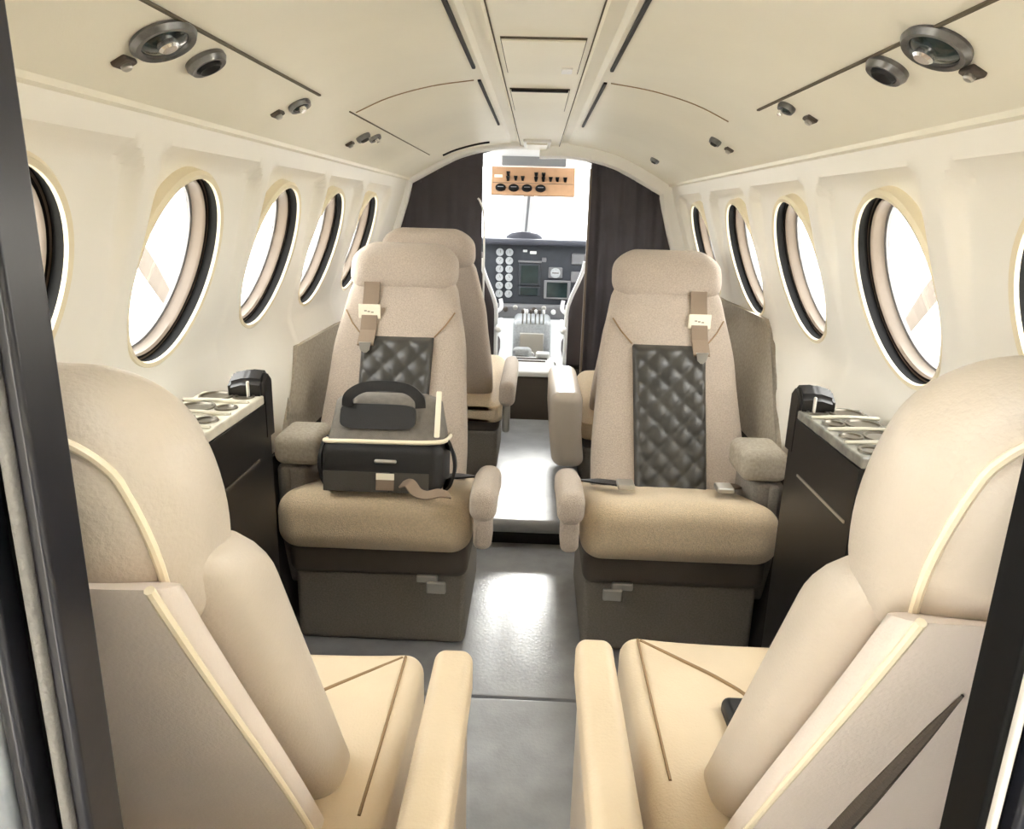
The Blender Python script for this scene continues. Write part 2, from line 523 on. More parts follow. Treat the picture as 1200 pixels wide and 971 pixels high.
# raised grey wall-side panels forward and arm ledges
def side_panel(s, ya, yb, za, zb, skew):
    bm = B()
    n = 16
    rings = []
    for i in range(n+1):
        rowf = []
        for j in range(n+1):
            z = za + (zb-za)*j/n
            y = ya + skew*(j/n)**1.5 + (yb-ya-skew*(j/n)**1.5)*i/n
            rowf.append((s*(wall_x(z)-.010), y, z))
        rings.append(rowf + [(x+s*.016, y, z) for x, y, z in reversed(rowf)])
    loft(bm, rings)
    trim(bm, 'greygrain')
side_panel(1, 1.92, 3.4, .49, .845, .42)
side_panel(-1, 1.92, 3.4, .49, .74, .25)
for s, lab in ((-1, 'grey padded wall armrest left of the seat holding the cooler bag'), (1, 'grey padded wall armrest right of the empty quilted seat')):
    t = thing('wall_armrest', lab, 'armrest', (s*.615, 1.80, .48))
    bm = B(); rbox(bm, (0, .07, .05), (.125, .16, .085), .028, 4, 2); obj('pad', bm, 'greygrain', t)
    bm = B(); rbox(bm, (s*.02, .10, -.17), (.085, .18, .35), .02, 3, 2); obj('side_support', bm, 'skirt', t)

# ------------------------------------------------------------------ overhead lights and vents
def psu_mtx(s, x, y, off=0.):
    z = psu(x)
    tx = Vector((-s*(.587-.445), 0, (1.3675-1.2905))).normalized()   # up and inboard
    ty = Vector((0, 1, 0))
    nrm = tx.cross(ty)
    if nrm.z > 0: nrm = -nrm
    ty = nrm.cross(tx)
    p = Vector((s*x, y, z)) + nrm*off
    return Matrix(((tx.x, ty.x, nrm.x, p.x), (tx.y, ty.y, nrm.y, p.y), (tx.z, ty.z, nrm.z, p.z), (0, 0, 0, 1)))

def reading_light(s, x, y, k, lab, grp):
    t = thing('reading_light', lab, 'light', (0, 0, 0), 0, grp)
    m = psu_mtx(s, x, y)
    t.matrix_world = m
    bm = B(); lathe(bm, [(.036*k, -.002), (.038*k, .004), (.034*k, .010), (.028*k, .009), (.026*k, .001)], None, 36, 1., 1.25); obj('bezel', bm, 'dsteel', t)
    bm = B(); lathe(bm, [(.029*k, .002), (.027*k, .006), (.018*k, .010), (0, .012)], None, 32, 1., 1.25); obj('lens', bm, 'screen', t)
    bm = B(); lathe(bm, [(.012*k, .008), (.012*k, .016), (.009*k, .019), (0, .019)], Matrix.Translation((.004, .008, 0)), 20); obj('lamp', bm, 'chrome', t)
def air_vent(s, x, y, k, lab, grp):
    t = thing('air_vent', lab, 'vent', (0, 0, 0), 0, grp)
    t.matrix_world = psu_mtx(s, x, y)
    bm = B(); lathe(bm, [(.033*k, -.002), (.034*k, .006), (.029*k, .013), (.022*k, .012), (.020*k, .004)], None, 32); obj('ring', bm, 'dsteel', t)
    bm = B(); lathe(bm, [(.021*k, .002), (.021*k, .010), (.017*k, .016), (.010*k, .012), (0, .010)], None, 28); obj('nozzle', bm, 'black', t)
def call_button(s, x, y, lab, grp):
    t = thing('call_button', lab, 'button', (0, 0, 0), 0, grp)
    t.matrix_world = psu_mtx(s, x, y)
    bm = B(); rbox(bm, (0, 0, .002), (.022, .030, .008), .003, 2, 1); obj('button_plate', bm, 'frame', t)
    bm = B(); lathe(bm, [(.007, .004), (.007, .010), (.005, .012), (0, .012)], None, 16); obj('knob', bm, 'steel', t)
G = 'overhead fittings'
reading_light(-1, .479, .99, 1.1, 'large oval reading light on the left ceiling panel, nearest the viewer', G)
air_vent(-1, .481, 1.114, .88, 'round black-centred air vent on the left panel beside the large oval light', G)
call_button(-1, .53, .985, 'small grey button left of the large oval light on the left ceiling panel', G)
reading_light(-1, .483, 1.542, .62, 'small grey reading light alone midway along the left ceiling panel', G)
call_button(-1, .52, 1.52, 'small button just below the midway light on the left ceiling panel', G)
air_vent(-1, .49, 2.12, .62, 'small black air vent at the far end of the left ceiling panel', G)
reading_light(-1, .478, 2.215, .5, 'tiny reading light touching the far black vent on the left panel', G)
call_button(-1, .527, 2.12, 'tiny button below the far black vent on the left ceiling panel', G)
reading_light(1, .468, .965, 1.1, 'large oval reading light on the right ceiling panel, nearest the viewer', G)
air_vent(1, .470, 1.093, .88, 'round black-centred air vent on the right panel beside the large oval light', G)
call_button(1, .517, .967, 'small grey button right of the large oval light on the right ceiling panel', G)
reading_light(1, .464, 1.49, .45, 'small dark reading light midway along the right ceiling panel at the seam end', G)
call_button(1, .505, 1.475, 'small button just below the midway light on the right ceiling panel', G)
air_vent(1, .472, 2.09, .5, 'small air vent at the far end of the right ceiling panel', G)
call_button(1, .512, 2.10, 'tiny button below the far vent on the right ceiling panel', G)
air_vent(1, .45, 3.0, .55, 'tiny dark vent on the right ceiling panel just before the cockpit arch', G)

# ceiling hatches and lamp
def hatch(xa, xb, ya, yb, lab, full=True):
    t = thing('ceiling_hatch', lab, 'hatch', ((xa+xb)/2, (ya+yb)/2, 1.441), 0, 'ceiling hatches')
    bm = B(); rbox(bm, (0, 0, -.001), (xb-xa, yb-ya, .004), .001, 1, 1); obj('gap', bm, 'seam', t)
    bm = B(); rbox(bm, (0, 0, -.003), (xb-xa-.004, yb-ya-.010, .006), .0015, 2, 1); obj('cover', bm, 'liner', t)
    return t
h1 = hatch(-.075, .075, 1.37, 1.69, 'rectangular hatch in the ceiling centre panel, nearer one')
bm = B(); rbox(bm, (.05, .10, -.0075), (.022, .05, .004), .001, 2, 1); obj('latch', bm, 'white', h1)
h2 = hatch(-.078, .068, 1.90, 2.28, 'rectangular hatch in the ceiling centre panel, farther one with a dark front edge')
bm = B(); rbox(bm, (0, -.185, -.005), (.138, .012, .006), .002, 2, 1); obj('dark_edge', bm, 'black', h2)
t = thing('ceiling_lamp', 'small white lamp set in the ceiling centre panel near the cockpit', 'light', (-.012, 3.32, 1.44))
bm = B(); rbox(bm, (0, 0, -.004), (.115, .32, .012), .004, 2, 1); obj('rim', bm, 'white', t)
bm = B(); rbox(bm, (0, 0, -.010), (.09, .26, .014), .006, 3, 1); obj('diffuser', bm, 'panel', t)

# ------------------------------------------------------------------ seats
def facing_seat(x, y, a, rotz, lab, near=True, arm='thin', lift=0.):
    """a: +1 when the aisle lies on local +x. Seat front looks to local -y"""
    t = thing('passenger_seat', lab, 'seat', (x, y, lift), rotz, 'passenger seats')
    def bx(c, s, r, m='fleece', name='part', k=3, mm=2, deform=None, parent=None):
        bm = B(); rbox(bm, (a*c[0], c[1], c[2]), s, r, k, mm, deform)
        return obj(name, bm, m, parent or t)
    bx((0, .28, .11-lift/2), (.46, .42, .22+lift), .02, 'skirt', 'base')
    bx((0, .265, .262), (.475, .45, .10), .03, 'frame', 'seat_frame')
    def cush(p):
        f = max(0, (p.x*0+1))
        z = p.z
        if z > 0: z += .010*(1-(p.x/.25)**2)
        y = p.y - .018*max(0, -p.y/.26)*(1-(p.z/.09)**2)
        z -= (p.y+.16)*.26*(1 if p.z > 0 else .3)
        return (p.x, y, z)
    bx((0, .255, .366), (.50, .52, .15), .058, 'fleece2', 'seat_cushion', 5, 8, cush)
    # backrest
    def front_y(h): return .30 + (h-.37)*.55
    def width(h):
        return .455 - .04*sstep(.42, .74, h) - .075*sstep(.70, .94, h)
    rings = []
    ox = -.026*a
    hs = [.33 + .60*i/24 for i in range(25)]
    for h in hs:
        wd = width(h); th = .13 - .02*sstep(.6, .94, h)
        q = 1.
        if h > .90: q = 1 - .10*((h-.90)/.04)
        yc = front_y(h) + th/2
        rings.append([(ox+px*q, yc+py*q, h) for px, py in sell(wd, th, 4.2, 44)])
    bm = B(); loft(bm, rings); obj('backrest', bm, 'fleece', t, ang=50)
    # headrest
    def hd(p):
        k = 1 - .20*max(0, p.z/.076)**2.2
        return (p.x*k, p.y + .38*p.z, p.z)
    bx((-.028, front_y(.97)+.050, .972), (.342, .135, .152), .056, 'fleece', 'headrest', 5, 6, hd)
    if near:
        # quilted charcoal insert following the front face
        bm = B()
        nx, nz = 44, 60
        w2, za, zb = .112, .375, .775
        top = []
        for i in range(nx+1):
            row = []
            for j in range(nz+1):
                u, v = i/nx, j/nz
                X = -w2 + 2*w2*u; Z = za + (zb-za)*v
                # rounded outline
                e = min(u*2*w2, (1-u)*2*w2, (zb-za)*(1-v))
                lift = .020*min(1, (e/.012))**.5 if e > 0 else 0
                p_, q_ = (X*.9+Z)/.066, (X*.9-Z)/.066
                d = abs(math.sin(PI*p_))*abs(math.sin(PI*q_))
                lift += .011*min(1, e/.012)*d**.5
                row.append((ox+X*(1-.06*(1-v)), front_y(Z) + .004 - lift, Z))
            top.append(row)
        V = [[bm.verts.new(p) for p in row] for row in top]
        for i in range(nx):
            for j in range(nz):
                bm.faces.new((V[i][j], V[i+1][j], V[i+1][j+1], V[i][j+1]))
        back = [[bm.verts.new((p[0], p[1]+.03, p[2])) for p in row] for row in (top[0], top[-1])]
        bm.faces.new([V[0][j] for j in range(nz+1)] + [back[0][j] for j in range(nz, -1, -1)])
        bm.faces.new([V[-1][j] for j in range(nz+1)] + [back[1][j] for j in range(nz, -1, -1)])
        obj('quilted_insert', bm, 'quilt', t, ang=60)
        # stitched seams that fan out from the insert to the shoulders
        for s in (-1, 1):
            bm = B()
            sweep(bm, [(ox+s*.112, front_y(.775)-.001, .775), (ox+s*.145, front_y(.805)+.002, .81), (ox+s*.170, front_y(.84)+.012, .845)], .0022, 6)
            obj('stitching', bm, 'seamtan', t)
        # shoulder belt
        bx_ = -.118
        bm = B(); sweep(bm, [(a*bx_, front_y(h)-.006-(.004 if h > .9 else 0), h) for h in (.93, .90, .86, .82, .79)] + [(a*bx_, front_y(.765)-.026, .765), (a*bx_, front_y(.752)-.032, .752)], sec=rect(.049, .006), up=(0, -1, 0))
        b = obj('shoulder_belt', bm, 'belt', t, smooth=False)
        bm = B(); rbox(bm, (a*bx_, front_y(.845)-.0125, .845), (.068, .006, .044), .002, 2, 1); l = obj('belt_label', bm, 'label', b)
        bm = B()
        for k, dx in enumerate((-.012, -.002, .009)):
            rbox(bm, (a*(bx_)+dx, front_y(.845)-.0163, .847-.002*k), (.008, .001, .004), .0004, 1, 1)
        obj('faint_print', bm, 'ink', l)
        bm = B(); prism(bm, [(a*bx_-.018, .762), (a*bx_+.018, .762), (a*bx_+.013, .738), (a*bx_+.004, .730), (a*bx_-.004, .730), (a*bx_-.013, .738)], front_y(.75)-.040, front_y(.75)-.033, 1)
        o = obj('belt_tongue', bm, 'steel', b, smooth=False)
        # silver lever
        bm = B(); rbox(bm, (a*.135, .022, .225), (.055, .014, .02), .004, 2, 1); rbox(bm, (a*.16, .012, .205), (.05, .012, .032), .004, 2, 1)
        obj('recline_lever', bm, 'steel', t)
        # lap belt halves at the rear corners of the cushion
        for s in (-1, 1):
            bm = B()
            pts = smooth_pts([(s*.245, .36, .385), (s*.215, .28, .418), (s*.185, .235, .432), (s*.155, .20, .442), (s*.13, .15, .457)], 5)
            sweep(bm, pts, sec=rect(.042, .005), up=(0, 0, 1))
            o = obj('lap_belt', bm, 'bagb' if s == a else 'belt', t, smooth=False)
            bm = B(); rbox(bm, (s*.13, .135, .464), (.045, .05, .014), .004, 2, 1); obj('belt_buckle', bm, 'steel', o)
        bx((.284, .05, .478), (.066, .30, .085), .030, 'fleece', 'armrest', 5, 3, lambda p: (p.x, p.y, p.z-.25*max(0, p.y)))
        bx((.281, .0, .40), (.046, .09, .12), .02, 'fleece', 'armrest_bracket', 4, 2)
        bx((-.262, .30, .40), (.03, .36, .16), .012, 'skirt', 'side_trim', 3, 2)
    else:
        if arm == 'tall':
            def armd(p):
                return (p.x + a*(-.02)*max(0, -p.z/.17), p.y, p.z)
            bx((.320, .48, .37), (.125, .56, .30), .040, 'leather', 'armrest', 5, 4, armd)
        else:
            bx((.275, .46, .44), (.062, .56, .10), .030, 'fleece', 'armrest', 5, 2)
            bx((.27, .60, .34), (.03, .08, .16), .012, 'steel', 'armrest_bracket', 4, 2)
    return t
facing_seat(-.39, 1.68, 1, 0, 'tan fleece seat facing the viewer with a black and grey cooler bag on it')
facing_seat(.388, 1.68, -1, 0, 'empty tan fleece seat facing the viewer with a charcoal quilted insert, right of the aisle')
facing_seat(-.368, 3.415, -1, PI, 'tan seat behind the seat with the bag, headrest and aisle armrest showing', False, lift=.04)
facing_seat(.455, 3.415, 1, PI, 'seat hidden behind the empty quilted seat, only its pale armrest showing', False, 'tall', -.02)

def near_seat(x, a, lab, clen, dz, alen, bu):
    t = thing('passenger_seat', lab, 'seat', (x, 0, 0), 0, 'passenger seats')
    def bx(c, s, r, m, name, k=3, mm=2, deform=None, parent=None):
        bm = B(); rbox(bm, (a*c[0], c[1], c[2]), s, r, k, mm, deform)
        return obj(name, bm, m, parent or t)
    bx((0, .82, .12), (.44, .40, .24), .02, 'skirt', 'base')
    bx((0, .60+clen/2, .28), (.475, clen-.04, .09), .02, 'frame', 'seat_frame')
    def cush(p):
        z = p.z
        if z > 0:
            z += .010*(abs(p.x)/.25)**3 - .006*max(0, p.y/.2)
        return (p.x, p.y, z)
    bx((0, .60+clen/2, .383), (.50, clen, .125), .035, 'cushionl', 'seat_cushion', 5, 10, cush)
    f = .60+clen
    bm = B()
    sweep(bm, smooth_pts([(a*.215, f-.030, .4435), (a*.16, f-.075, .4425), (a*.10, f-.13, .4425), (a*.065, f-.185, .4425), (a*.06, f-.30, .4425)], 6), .0035, 8)
    obj('stitching', bm, 'seamtan', t)
    bm = B(); sweep(bm, smooth_pts([(a*.220, f-.03, .447), (a*.222, f-.2, .4515), (a*.222, f-.36, .4525)], 5), .0022, 6)
    obj('stitching', bm, 'seamtan', t)
    bx((.095, f-.235, .452), (.05, .075, .03), .012, 'rubber', 'belt_buckle', 4, 2)
    # backrest pad (front, thick bolsters) and rear shell
    def fy(h): return .775 - (h-.42)*.56
    def ring(h, wd, th, yc, n=3.6, N=44): return [(px, yc+py, h - .0*py) for px, py in sell(wd, th, n, N)]
    rings = []
    for i in range(21):
        h = .39 + .47*i/20
        q = 1 - .5*max(0, (h-.82)/.04)**2 if h > .82 else 1
        rings.append([(px, fy(h)-.012+py*q, h) for px, py in sell(.29, .06, 4, 44)])
    bm = B(); loft(bm, rings); obj('back_cushion', bm, 'leather', t, ang=60)
    for sd in (-1, 1):
        rings = []
        for i in range(37):
            h = .40 + .505*i/36
            wd = .105; th = .12
            q = 1.
            if h > .835: q = max(.0, 1-((h-.835)/.0702)**2.3)**.5
            q2 = .15+.85*q
            rings.append([(sd*(bu + px*q2), fy(h)+.015+py*(.25+.75*q) - .01*(1-q), h - .25*py*q) for px, py in sell(wd, th, 3.0, 40)])
        bm = B(); loft(bm, rings); obj('bolster', bm, 'leather', t, ang=60)
    rings = []
    edge = []
    def rear(h): return fy(h) - .072
    for i in range(25):
        h = .36 + .54*i/24
        wd = .365 - .02*sstep(.5, .9, h); th = .05
        rings.append([(px, rear(h)+py, h - .4*py) for px, py in sell(wd, th, 5, 44)])
        edge.append((wd/2-.006, rear(h)-th/2+.006, h+.4*(th/2-.006)))
    bm = B(); loft(bm, rings); obj('rear_shell', bm, 'shell', t, ang=60)
    for s in (-1, 1):
        bm = B(); sweep(bm, [(s*px, py, pz) for px, py, pz in edge], .0036, 8); obj('piping', bm, 'piping', t)
    if a < 0:      # pocket slit on the rear, its shade drawn as a dark tube
        bm = B()
        pts = [(a*(.106-.012*q), rear(.83-.30*q)-.022, .83-.30*q) for q in (0, .2, .4, .6, .8, 1)]
        sweep(bm, pts, [.001, .004, .006, .008, .009, .009], 8); obj('pocket_slit', bm, 'frame', t)
    # headrest
    R = Matrix.Translation((0, .490-dz*.45, .955+dz)) @ Matrix.Rotation(math.radians(17), 4, 'X')
    bm = B()
    def hd(p):
        k = 1 - .16*(p.z/.125)**2
        kk = 1 - .22*(abs(p.z)/.125)**2
        return (p.x*k, p.y*kk, p.z)
    rbox(bm, (0, 0, -.006), (.345, .145, .244), .066, 7, 8, hd, R); h_ = obj('headrest', bm, 'leather', t, ang=60)
    # piping round the rear face of the headrest
    bm = B()
    loop = []
    for i in range(64):
        q = 2*PI*i/64
        ca, sa = math.cos(q), math.sin(q)
        px = math.copysign(.1065, ca)*min(1, abs(ca)*4) + .0475*ca
        pz = math.copysign(.056, sa)*min(1, abs(sa)*2.5) + .0475*sa
        v = Vector(hd(Vector((px, -.054, pz)))); v.z -= .006
        loop.append(R @ v)
    sweep(bm, loop, .0035, 8, closed=True); obj('piping', bm, 'piping', h_)
    # aisle armrest: padded top on a side board
    bx((.318, .42+alen/2, .545), (.052, alen, .07), .016, 'cushionl', 'armrest', 4, 3)
    bx((.318, .44+alen/2, .30), (.040, alen-.06, .44), .012, 'leather', 'armrest_side', 3, 2)
    return t
near_seat(-.41, 1, 'near left cream leather seat seen from behind with a large rounded headrest', .46, -.030, .445, .136)
near_seat(.418, -1, 'near right cream leather seat seen from behind with a dark pocket slit', .54, 0., .485, .124)

# ------------------------------------------------------------------ cooler bag on the left facing seat
t = thing('cooler_bag', 'black and grey cooler bag with a loop handle on the left facing seat', 'bag', (-.366, 1.77, .449))
t.rotation_euler = (math.radians(-11), 0, 0)
bm = B(); rbox(bm, (0, 0, .065), (.305, .20, .13), .03, 5, 3); body = obj('body', bm, 'bagb', t)
bm = B(); rbox(bm, (-.06, -.1015, .030), (.165, .006, .05), .002, 2, 1); rbox(bm, (.075, -.1015, .03), (.09, .006, .05), .002, 2, 1); obj('front_pocket', bm, 'bagm', body)
bm = B(); rbox(bm, (.012, -.1055, .045), (.045, .004, .016), .001, 1, 1); obj('pocket_label', bm, 'label', body)
bm = B(); rbox(bm, (.012, -.1055, .024), (.045, .004, .026), .001, 1, 1); obj('pocket_tag', bm, 'belt', body)
bm = B(); rbox(bm, (.012, -.105, .083), (.055, .010, .010), .004, 2, 1); obj('zip_pull', bm, 'steel', body)
rings = []
for i in range(13):
    q = i/12
    k = 1 - .12*q
    if q > .85: k -= .25*((q-.85)/.15)**2
    rings.append([(px*k - .006*q, .012 + py*k*(1-.25*q)+.03*q, .128 + .115*q) for px, py in sell(.30, .185, 5, 44)])
bm = B(); loft(bm, rings); lid = obj('lid', bm, 'bagg', t, ang=50)
bm = B()
loop = [(px, py+.004, .130+.004*math.cos(i/44*2*PI)) for i, (px, py) in enumerate(sell(.308, .204, 6, 44))]
sweep(bm, loop, .0058, 8, closed=True); obj('piping', bm, 'piping', t)
bm = B()
rings = []
for (yy, gx, gz) in ((-.004, 1., 1.), (.010, 1., 1.)):
    rings.append([(-.018+px*gx, -.066+.27*(.19+pz*gz-.128)+yy-.012, .19+pz*gz) for px, pz in sell(.19, .062, 5, 32)])
loft(bm, rings); obj('lid_pocket', bm, 'bagb', lid)
bm = B()
hp = smooth_pts([(-.095, -.062, .215), (-.09, -.066, .240), (-.055, -.066, .262), (0, -.066, .268), (.055, -.066, .262), (.085, -.066, .24), (.09, -.062, .215)], 6)
sweep(bm, hp, sec=rect(.026, .010), up=(0, -1, 0)); obj('handle', bm, 'bagb', t)
bm = B(); rbox(bm, (.133, -.055, .20), (.014, .006, .115), .003, 2, 1, lambda p: (p.x, p.y+.25*p.z, p.z)); obj('white_tab', bm, 'label', lid)
bm = B()
sweep(bm, smooth_pts([(.150, -.02, .125), (.168, -.035, .11), (.178, -.04, .07), (.170, -.035, .03), (.150, -.02, .012)], 6), sec=rect(.03, .008), up=(1, 0, 0)); obj('side_strap', bm, 'bagb', t)
bm = B()
sweep(bm, smooth_pts([(-.150, -.02, .125), (-.162, -.03, .11), (-.168, -.04, .07), (-.162, -.035, .03), (-.150, -.02, .012)], 6), sec=rect(.03, .008), up=(1, 0, 0)); obj('side_strap', bm, 'bagb', t)
bm = B(); sweep(bm, smooth_pts([(.055, -.112, .030), (.075, -.122, .034), (.095, -.13, .014), (.12, -.135, .008), (.15, -.13, .014), (.172, -.115, .008)], 6), sec=rect(.032, .004), up=(0, -.5, 1)); obj('loose_strap', bm, 'belt', t)

# ------------------------------------------------------------------ black drink cabinets against the walls
def cabinet(s, ya, yb, m_top, lab, zt=.77):
    xi, xo = .555, .695
    t = thing('drink_cabinet', lab, 'cabinet', (s*(xi+xo)/2, ya, 0))
    L = yb-ya
    hw = (xo-xi)/2
    rings = []
    for z in (.0, .2, .4, .6, .74, zt-.02):
        xw = min(wall_x(z)-.006, xo) - (xi+xo)/2
        ri = -hw
        q = [(ri, 0), (ri, L), (xw, L), (xw, 0)]
        if xw < ri+.02: q = [(ri, 0), (ri, L), (ri+.02, L), (ri+.02, 0)]
        rings.append([(s*px, py, z) for px, py in q])
    bm = B(); loft(bm, rings); obj('body', bm, 'cabinet', t, smooth=False)
    bm = B(); rbox(bm, (0, L/2, zt-.01), (2*hw-.004, L, .02), .004, 2, 1); tp = obj('top', bm, m_top, t)
    n = 4
    for i in range(n):
        yy = L*(i+.5)/n
        for dx, rr in ((.022*s, .030), (-.035*s, .017)):
            bm = B(); lathe(bm, [(rr+.005, 0), (rr+.004, .003), (rr, .003), (rr-.003, -.0), (0, -.001)], Matrix.Translation((dx, yy, zt+.0005)), 28)
            obj('cup_well', bm, 'well', tp)
    for i in range(1, n):
        bm = B(); sweep(bm, smooth_pts([(s*-.062, L*i/n, zt+.001), (0, L*i/n-.006, zt+.006), (s*.07, L*i/n, zt+.003)], 5), .004, 6); obj('divider_ridge', bm, 'cabtop', tp)
    # raised black end wedge
    prof = [(0, zt-.10), (.0, zt+.030), (.03, zt+.052), (.055, zt+.03), (.055, zt-.10)]
    bm = B()
    loft(bm, [[(s*(-hw-.002), L-.03+u, v) for u, v in prof], [(s*(-hw+.035), L-.035+u, v+.004) for u, v in prof], [(s*(-hw+.072), L-.04+u, v-.006) for u, v in prof]])
    bmesh.ops.bevel(bm, geom=bm.edges[:], offset=.008, segments=3, affect='EDGES')
    e = obj('end_wedge', bm, 'cabinet', t)
    bm = B(); rbox(bm, (s*(-hw+.028), L-.037, zt+.010), (.005, .008, .045), .002, 2, 1); obj('bright_strip', bm, 'jambw', e)
    bm = B(); rbox(bm, (s*(-hw-.0015), L*.42, zt-.125), (.003, L*.72, .006), .001, 1, 1); obj('seam_strip', bm, 'steel' if s > 0 else 'frame', t)  # cabinet seam; the right one's reflection is drawn in as bright metal
    return t
cabinet(-1, 1.12, 1.47, 'cabtop', 'black drink cabinet with pale cup-holder top against the left wall')
cabinet(1, 1.17, 1.50, 'cabtopd', 'black drink cabinet with grey cup-holder top against the right wall')

# ------------------------------------------------------------------ cockpit
def pilot_seat(x, a, lab):
    t = thing('pilot_seat', lab, 'pilot seat', (x, 4.02, .0), 0, 'pilot seats')
    rings = []
    for i in range(21):
        h = .34 + .60*i/20
        wd = .40 - .17*sstep(.62, .92, h)
        rings.append([(px + a*-.0, .03 + py - .06*(h-.3), h) for px, py in sell(wd, .10, 4, 36)])
    bm = B(); loft(bm, rings); obj('backrest', bm, 'pilot', t, ang=50)
    bm = B(); sweep(bm, [(a*(.198-.085*sstep(.62, .92, h)), -.03 - .06*(h-.3), h) for h in [.34+.03*i for i in range(20)]], .011, 8); obj('edge_piping', bm, 'white', t)
    bm = B(); rbox(bm, (0, .28, .36), (.40, .42, .12), .04, 4, 3); obj('seat_cushion', bm, 'pilot', t)
    bm = B(); rbox(bm, (0, .26, .16), (.36, .36, .30), .02, 3, 1); obj('pedestal', bm, 'frame', t)
    bm = B(); rbox(bm, (a*.212, .05, .54), (.035, .36, .035), .015, 4, 2); obj('armrest', bm, 'white', t)
    return t
pilot_seat(-.405, 1, 'left pilot seat, a pale-edged sliver left of the centre console')
pilot_seat(.375, -1, 'right pilot seat with dark back and white edge beside the curtain')

# centre console with levers
t = thing('centre_console', 'white centre console with levers between the two pilot seats', 'console', (-.012, 3.74, 0))
bm = B(); rbox(bm, (0, .22, .16), (.30, .42, .32), .012, 3, 1); obj('base', bm, 'frame', t)
bm = B(); rbox(bm, (0, .20, .335), (.285, .42, .03), .010, 3, 2, lambda p: (p.x*(1-.18*(p.y+.2)), p.y, p.z)); obj('top', bm, 'white', t)
for i, (yy, ww) in enumerate(((.26, .17), (.33, .19))):
    bm = B(); rbox(bm, (.0, yy, .352), (ww, .022, .008), .003, 2, 1); obj('slot', bm, 'frame', t)
bm = B(); rbox(bm, (.07, .38, .365), (.08, .07, .035), .012, 3, 2); obj('switch_box', bm, 'white', t)
bm = B(); rbox(bm, (-.05, .44, .37), (.11, .09, .05), .03, 4, 2); obj('cushion_block', bm, 'dial', t)
# throttle quadrant forward of it
t = thing('throttle_quadrant', 'pale throttle quadrant with levers below the instrument panel', 'quadrant', (-.01, 4.55, 0))
bm = B(); rbox(bm, (0, .12, .25), (.24, .36, .50), .03, 3, 2, lambda p: (p.x, p.y+.25*p.z, p.z)); obj('body', bm, 'dial', t)
bm = B(); rbox(bm, (.0, -.075, .36), (.15, .02, .14), .006, 2, 1, lambda p: (p.x, p.y+.25*p.z, p.z)); obj('front_panel', bm, 'steel', t)
for i, dx in enumerate((-.06, -.035, -.01, .02, .045, .07)):
    bm = B(); sweep(bm, [(dx, .0, .48), (dx, -.02, .55)], .005, 6); lv = obj('lever', bm, 'steel', t)
    bm = B(); rbox(bm, (dx, -.025, .56), (.018, .022, .028), .008, 3, 1); obj('knob', bm, 'white' if i % 2 else 'frame', lv)
for dx in (-.07, .0, .07):
    bm = B(); lathe(bm, [(.022, 0), (.022, .012), (.016, .018), (0, .018)], Matrix.Translation((dx, -.085, .30)) @ Matrix.Rotation(PI/2, 4, 'X'), 20); obj('trim_knob', bm, 'white', t)
# instrument panel
IY = 5.0
t = thing('instrument_panel', 'grey cockpit instrument panel with gauges and screens', 'instrument panel', (0, IY, .56))
bm = B(); rbox(bm, (.0, .06, .19), (1.16, .10, .42), .02, 3, 1); ipb = obj('panel', bm, 'ip', t)
bm = B()
rbox(bm, (0, .02, .405), (1.20, .24, .04), .018, 4, 2); obj('glareshield', bm, 'glare', t)
bm = B()
rings = [[(-.085+px, .06+py, z) for px, py in sell(w_, .12, 2.5, 32)] for z, w_ in ((.415, .26), (.44, .24), (.46, .18), (.468, .10))]
loft(bm, rings); obj('compass_hood', bm, 'glare', t)
for cx in (-.245, -.180):
    for r_ in range(6):
        z = .332 - r_*.0555
        bm = B(); lathe(bm, [(.027, 0), (.027, .008), (.024, .012), (.021, .012)], Matrix.Translation((cx, .012, z)) @ Matrix.Rotation(PI/2, 4, 'X'), 24); g = obj('gauge', bm, 'ip', t)
        bm = B(); lathe(bm, [(.0255, .006), (.0255, .0125), (0, .0135)], Matrix.Translation((cx, .012, z)) @ Matrix.Rotation(PI/2, 4, 'X'), 24); obj('dial', bm, 'dial', g)
        bm = B(); rbox(bm, (cx+.004, -.003, z+.005), (.003, .002, .018), .0005, 1, 1, lambda p: (p.x+.6*p.z*math.sin(r_*1.3), p.y, p.z)); obj('needle', bm, 'frame', g)
def screen(x0, x1, z0, z1, name, fm='edge'):
    bm = B(); rbox(bm, ((x0+x1)/2, .006, (z0+z1)/2), (x1-x0, .022, z1-z0), .006, 2, 1); o = obj(name, bm, fm, t)
    bm = B(); rbox(bm, ((x0+x1)/2, -.005, (z0+z1)/2), ((x1-x0)*.78, .006, (z1-z0)*.80), .003, 2, 1); obj('screen', bm, 'screen', o)
    return o
screen(-.115, .035, .115, .265, 'flight_display', 'ip')
screen(-.115, .035, .045, .108, 'radio_display', 'ip')
screen(.060, .240, .028, .155, 'radar_display', 'edge')
bm = B(); rbox(bm, (-.04, .0, .275), (.16, .02, .014), .004, 2, 1); rbox(bm, (.055, .0, .29), (.03, .02, .03), .006, 2, 1); obj('mode_bar', bm, 'edge', t)
bm = B(); rbox(bm, (-.075, .004, .345), (.03, .016, .016), .004, 2, 1); obj('warning_light', bm, 'white', t)
bm = B(); rbox(bm, (-.02, .004, .335), (.045, .016, .02), .005, 2, 1); obj('warning_light', bm, 'white', t)
bm = B(); rbox(bm, (.135, .004, .205), (.095, .02, .075), .014, 3, 1); o = obj('attitude_indicator', bm, 'edge', t)
bm = B(); lathe(bm, [(.033, 0), (.033, .008), (0, .01)], Matrix.Translation((.135, -.004, .205)) @ Matrix.Rotation(PI/2, 4, 'X'), 24); obj('dial', bm, 'dial', o)
bm = B(); rbox(bm, (.135, -.015, .205), (.045, .003, .006), .001, 1, 1); obj('horizon_bar', bm, 'frame', o)
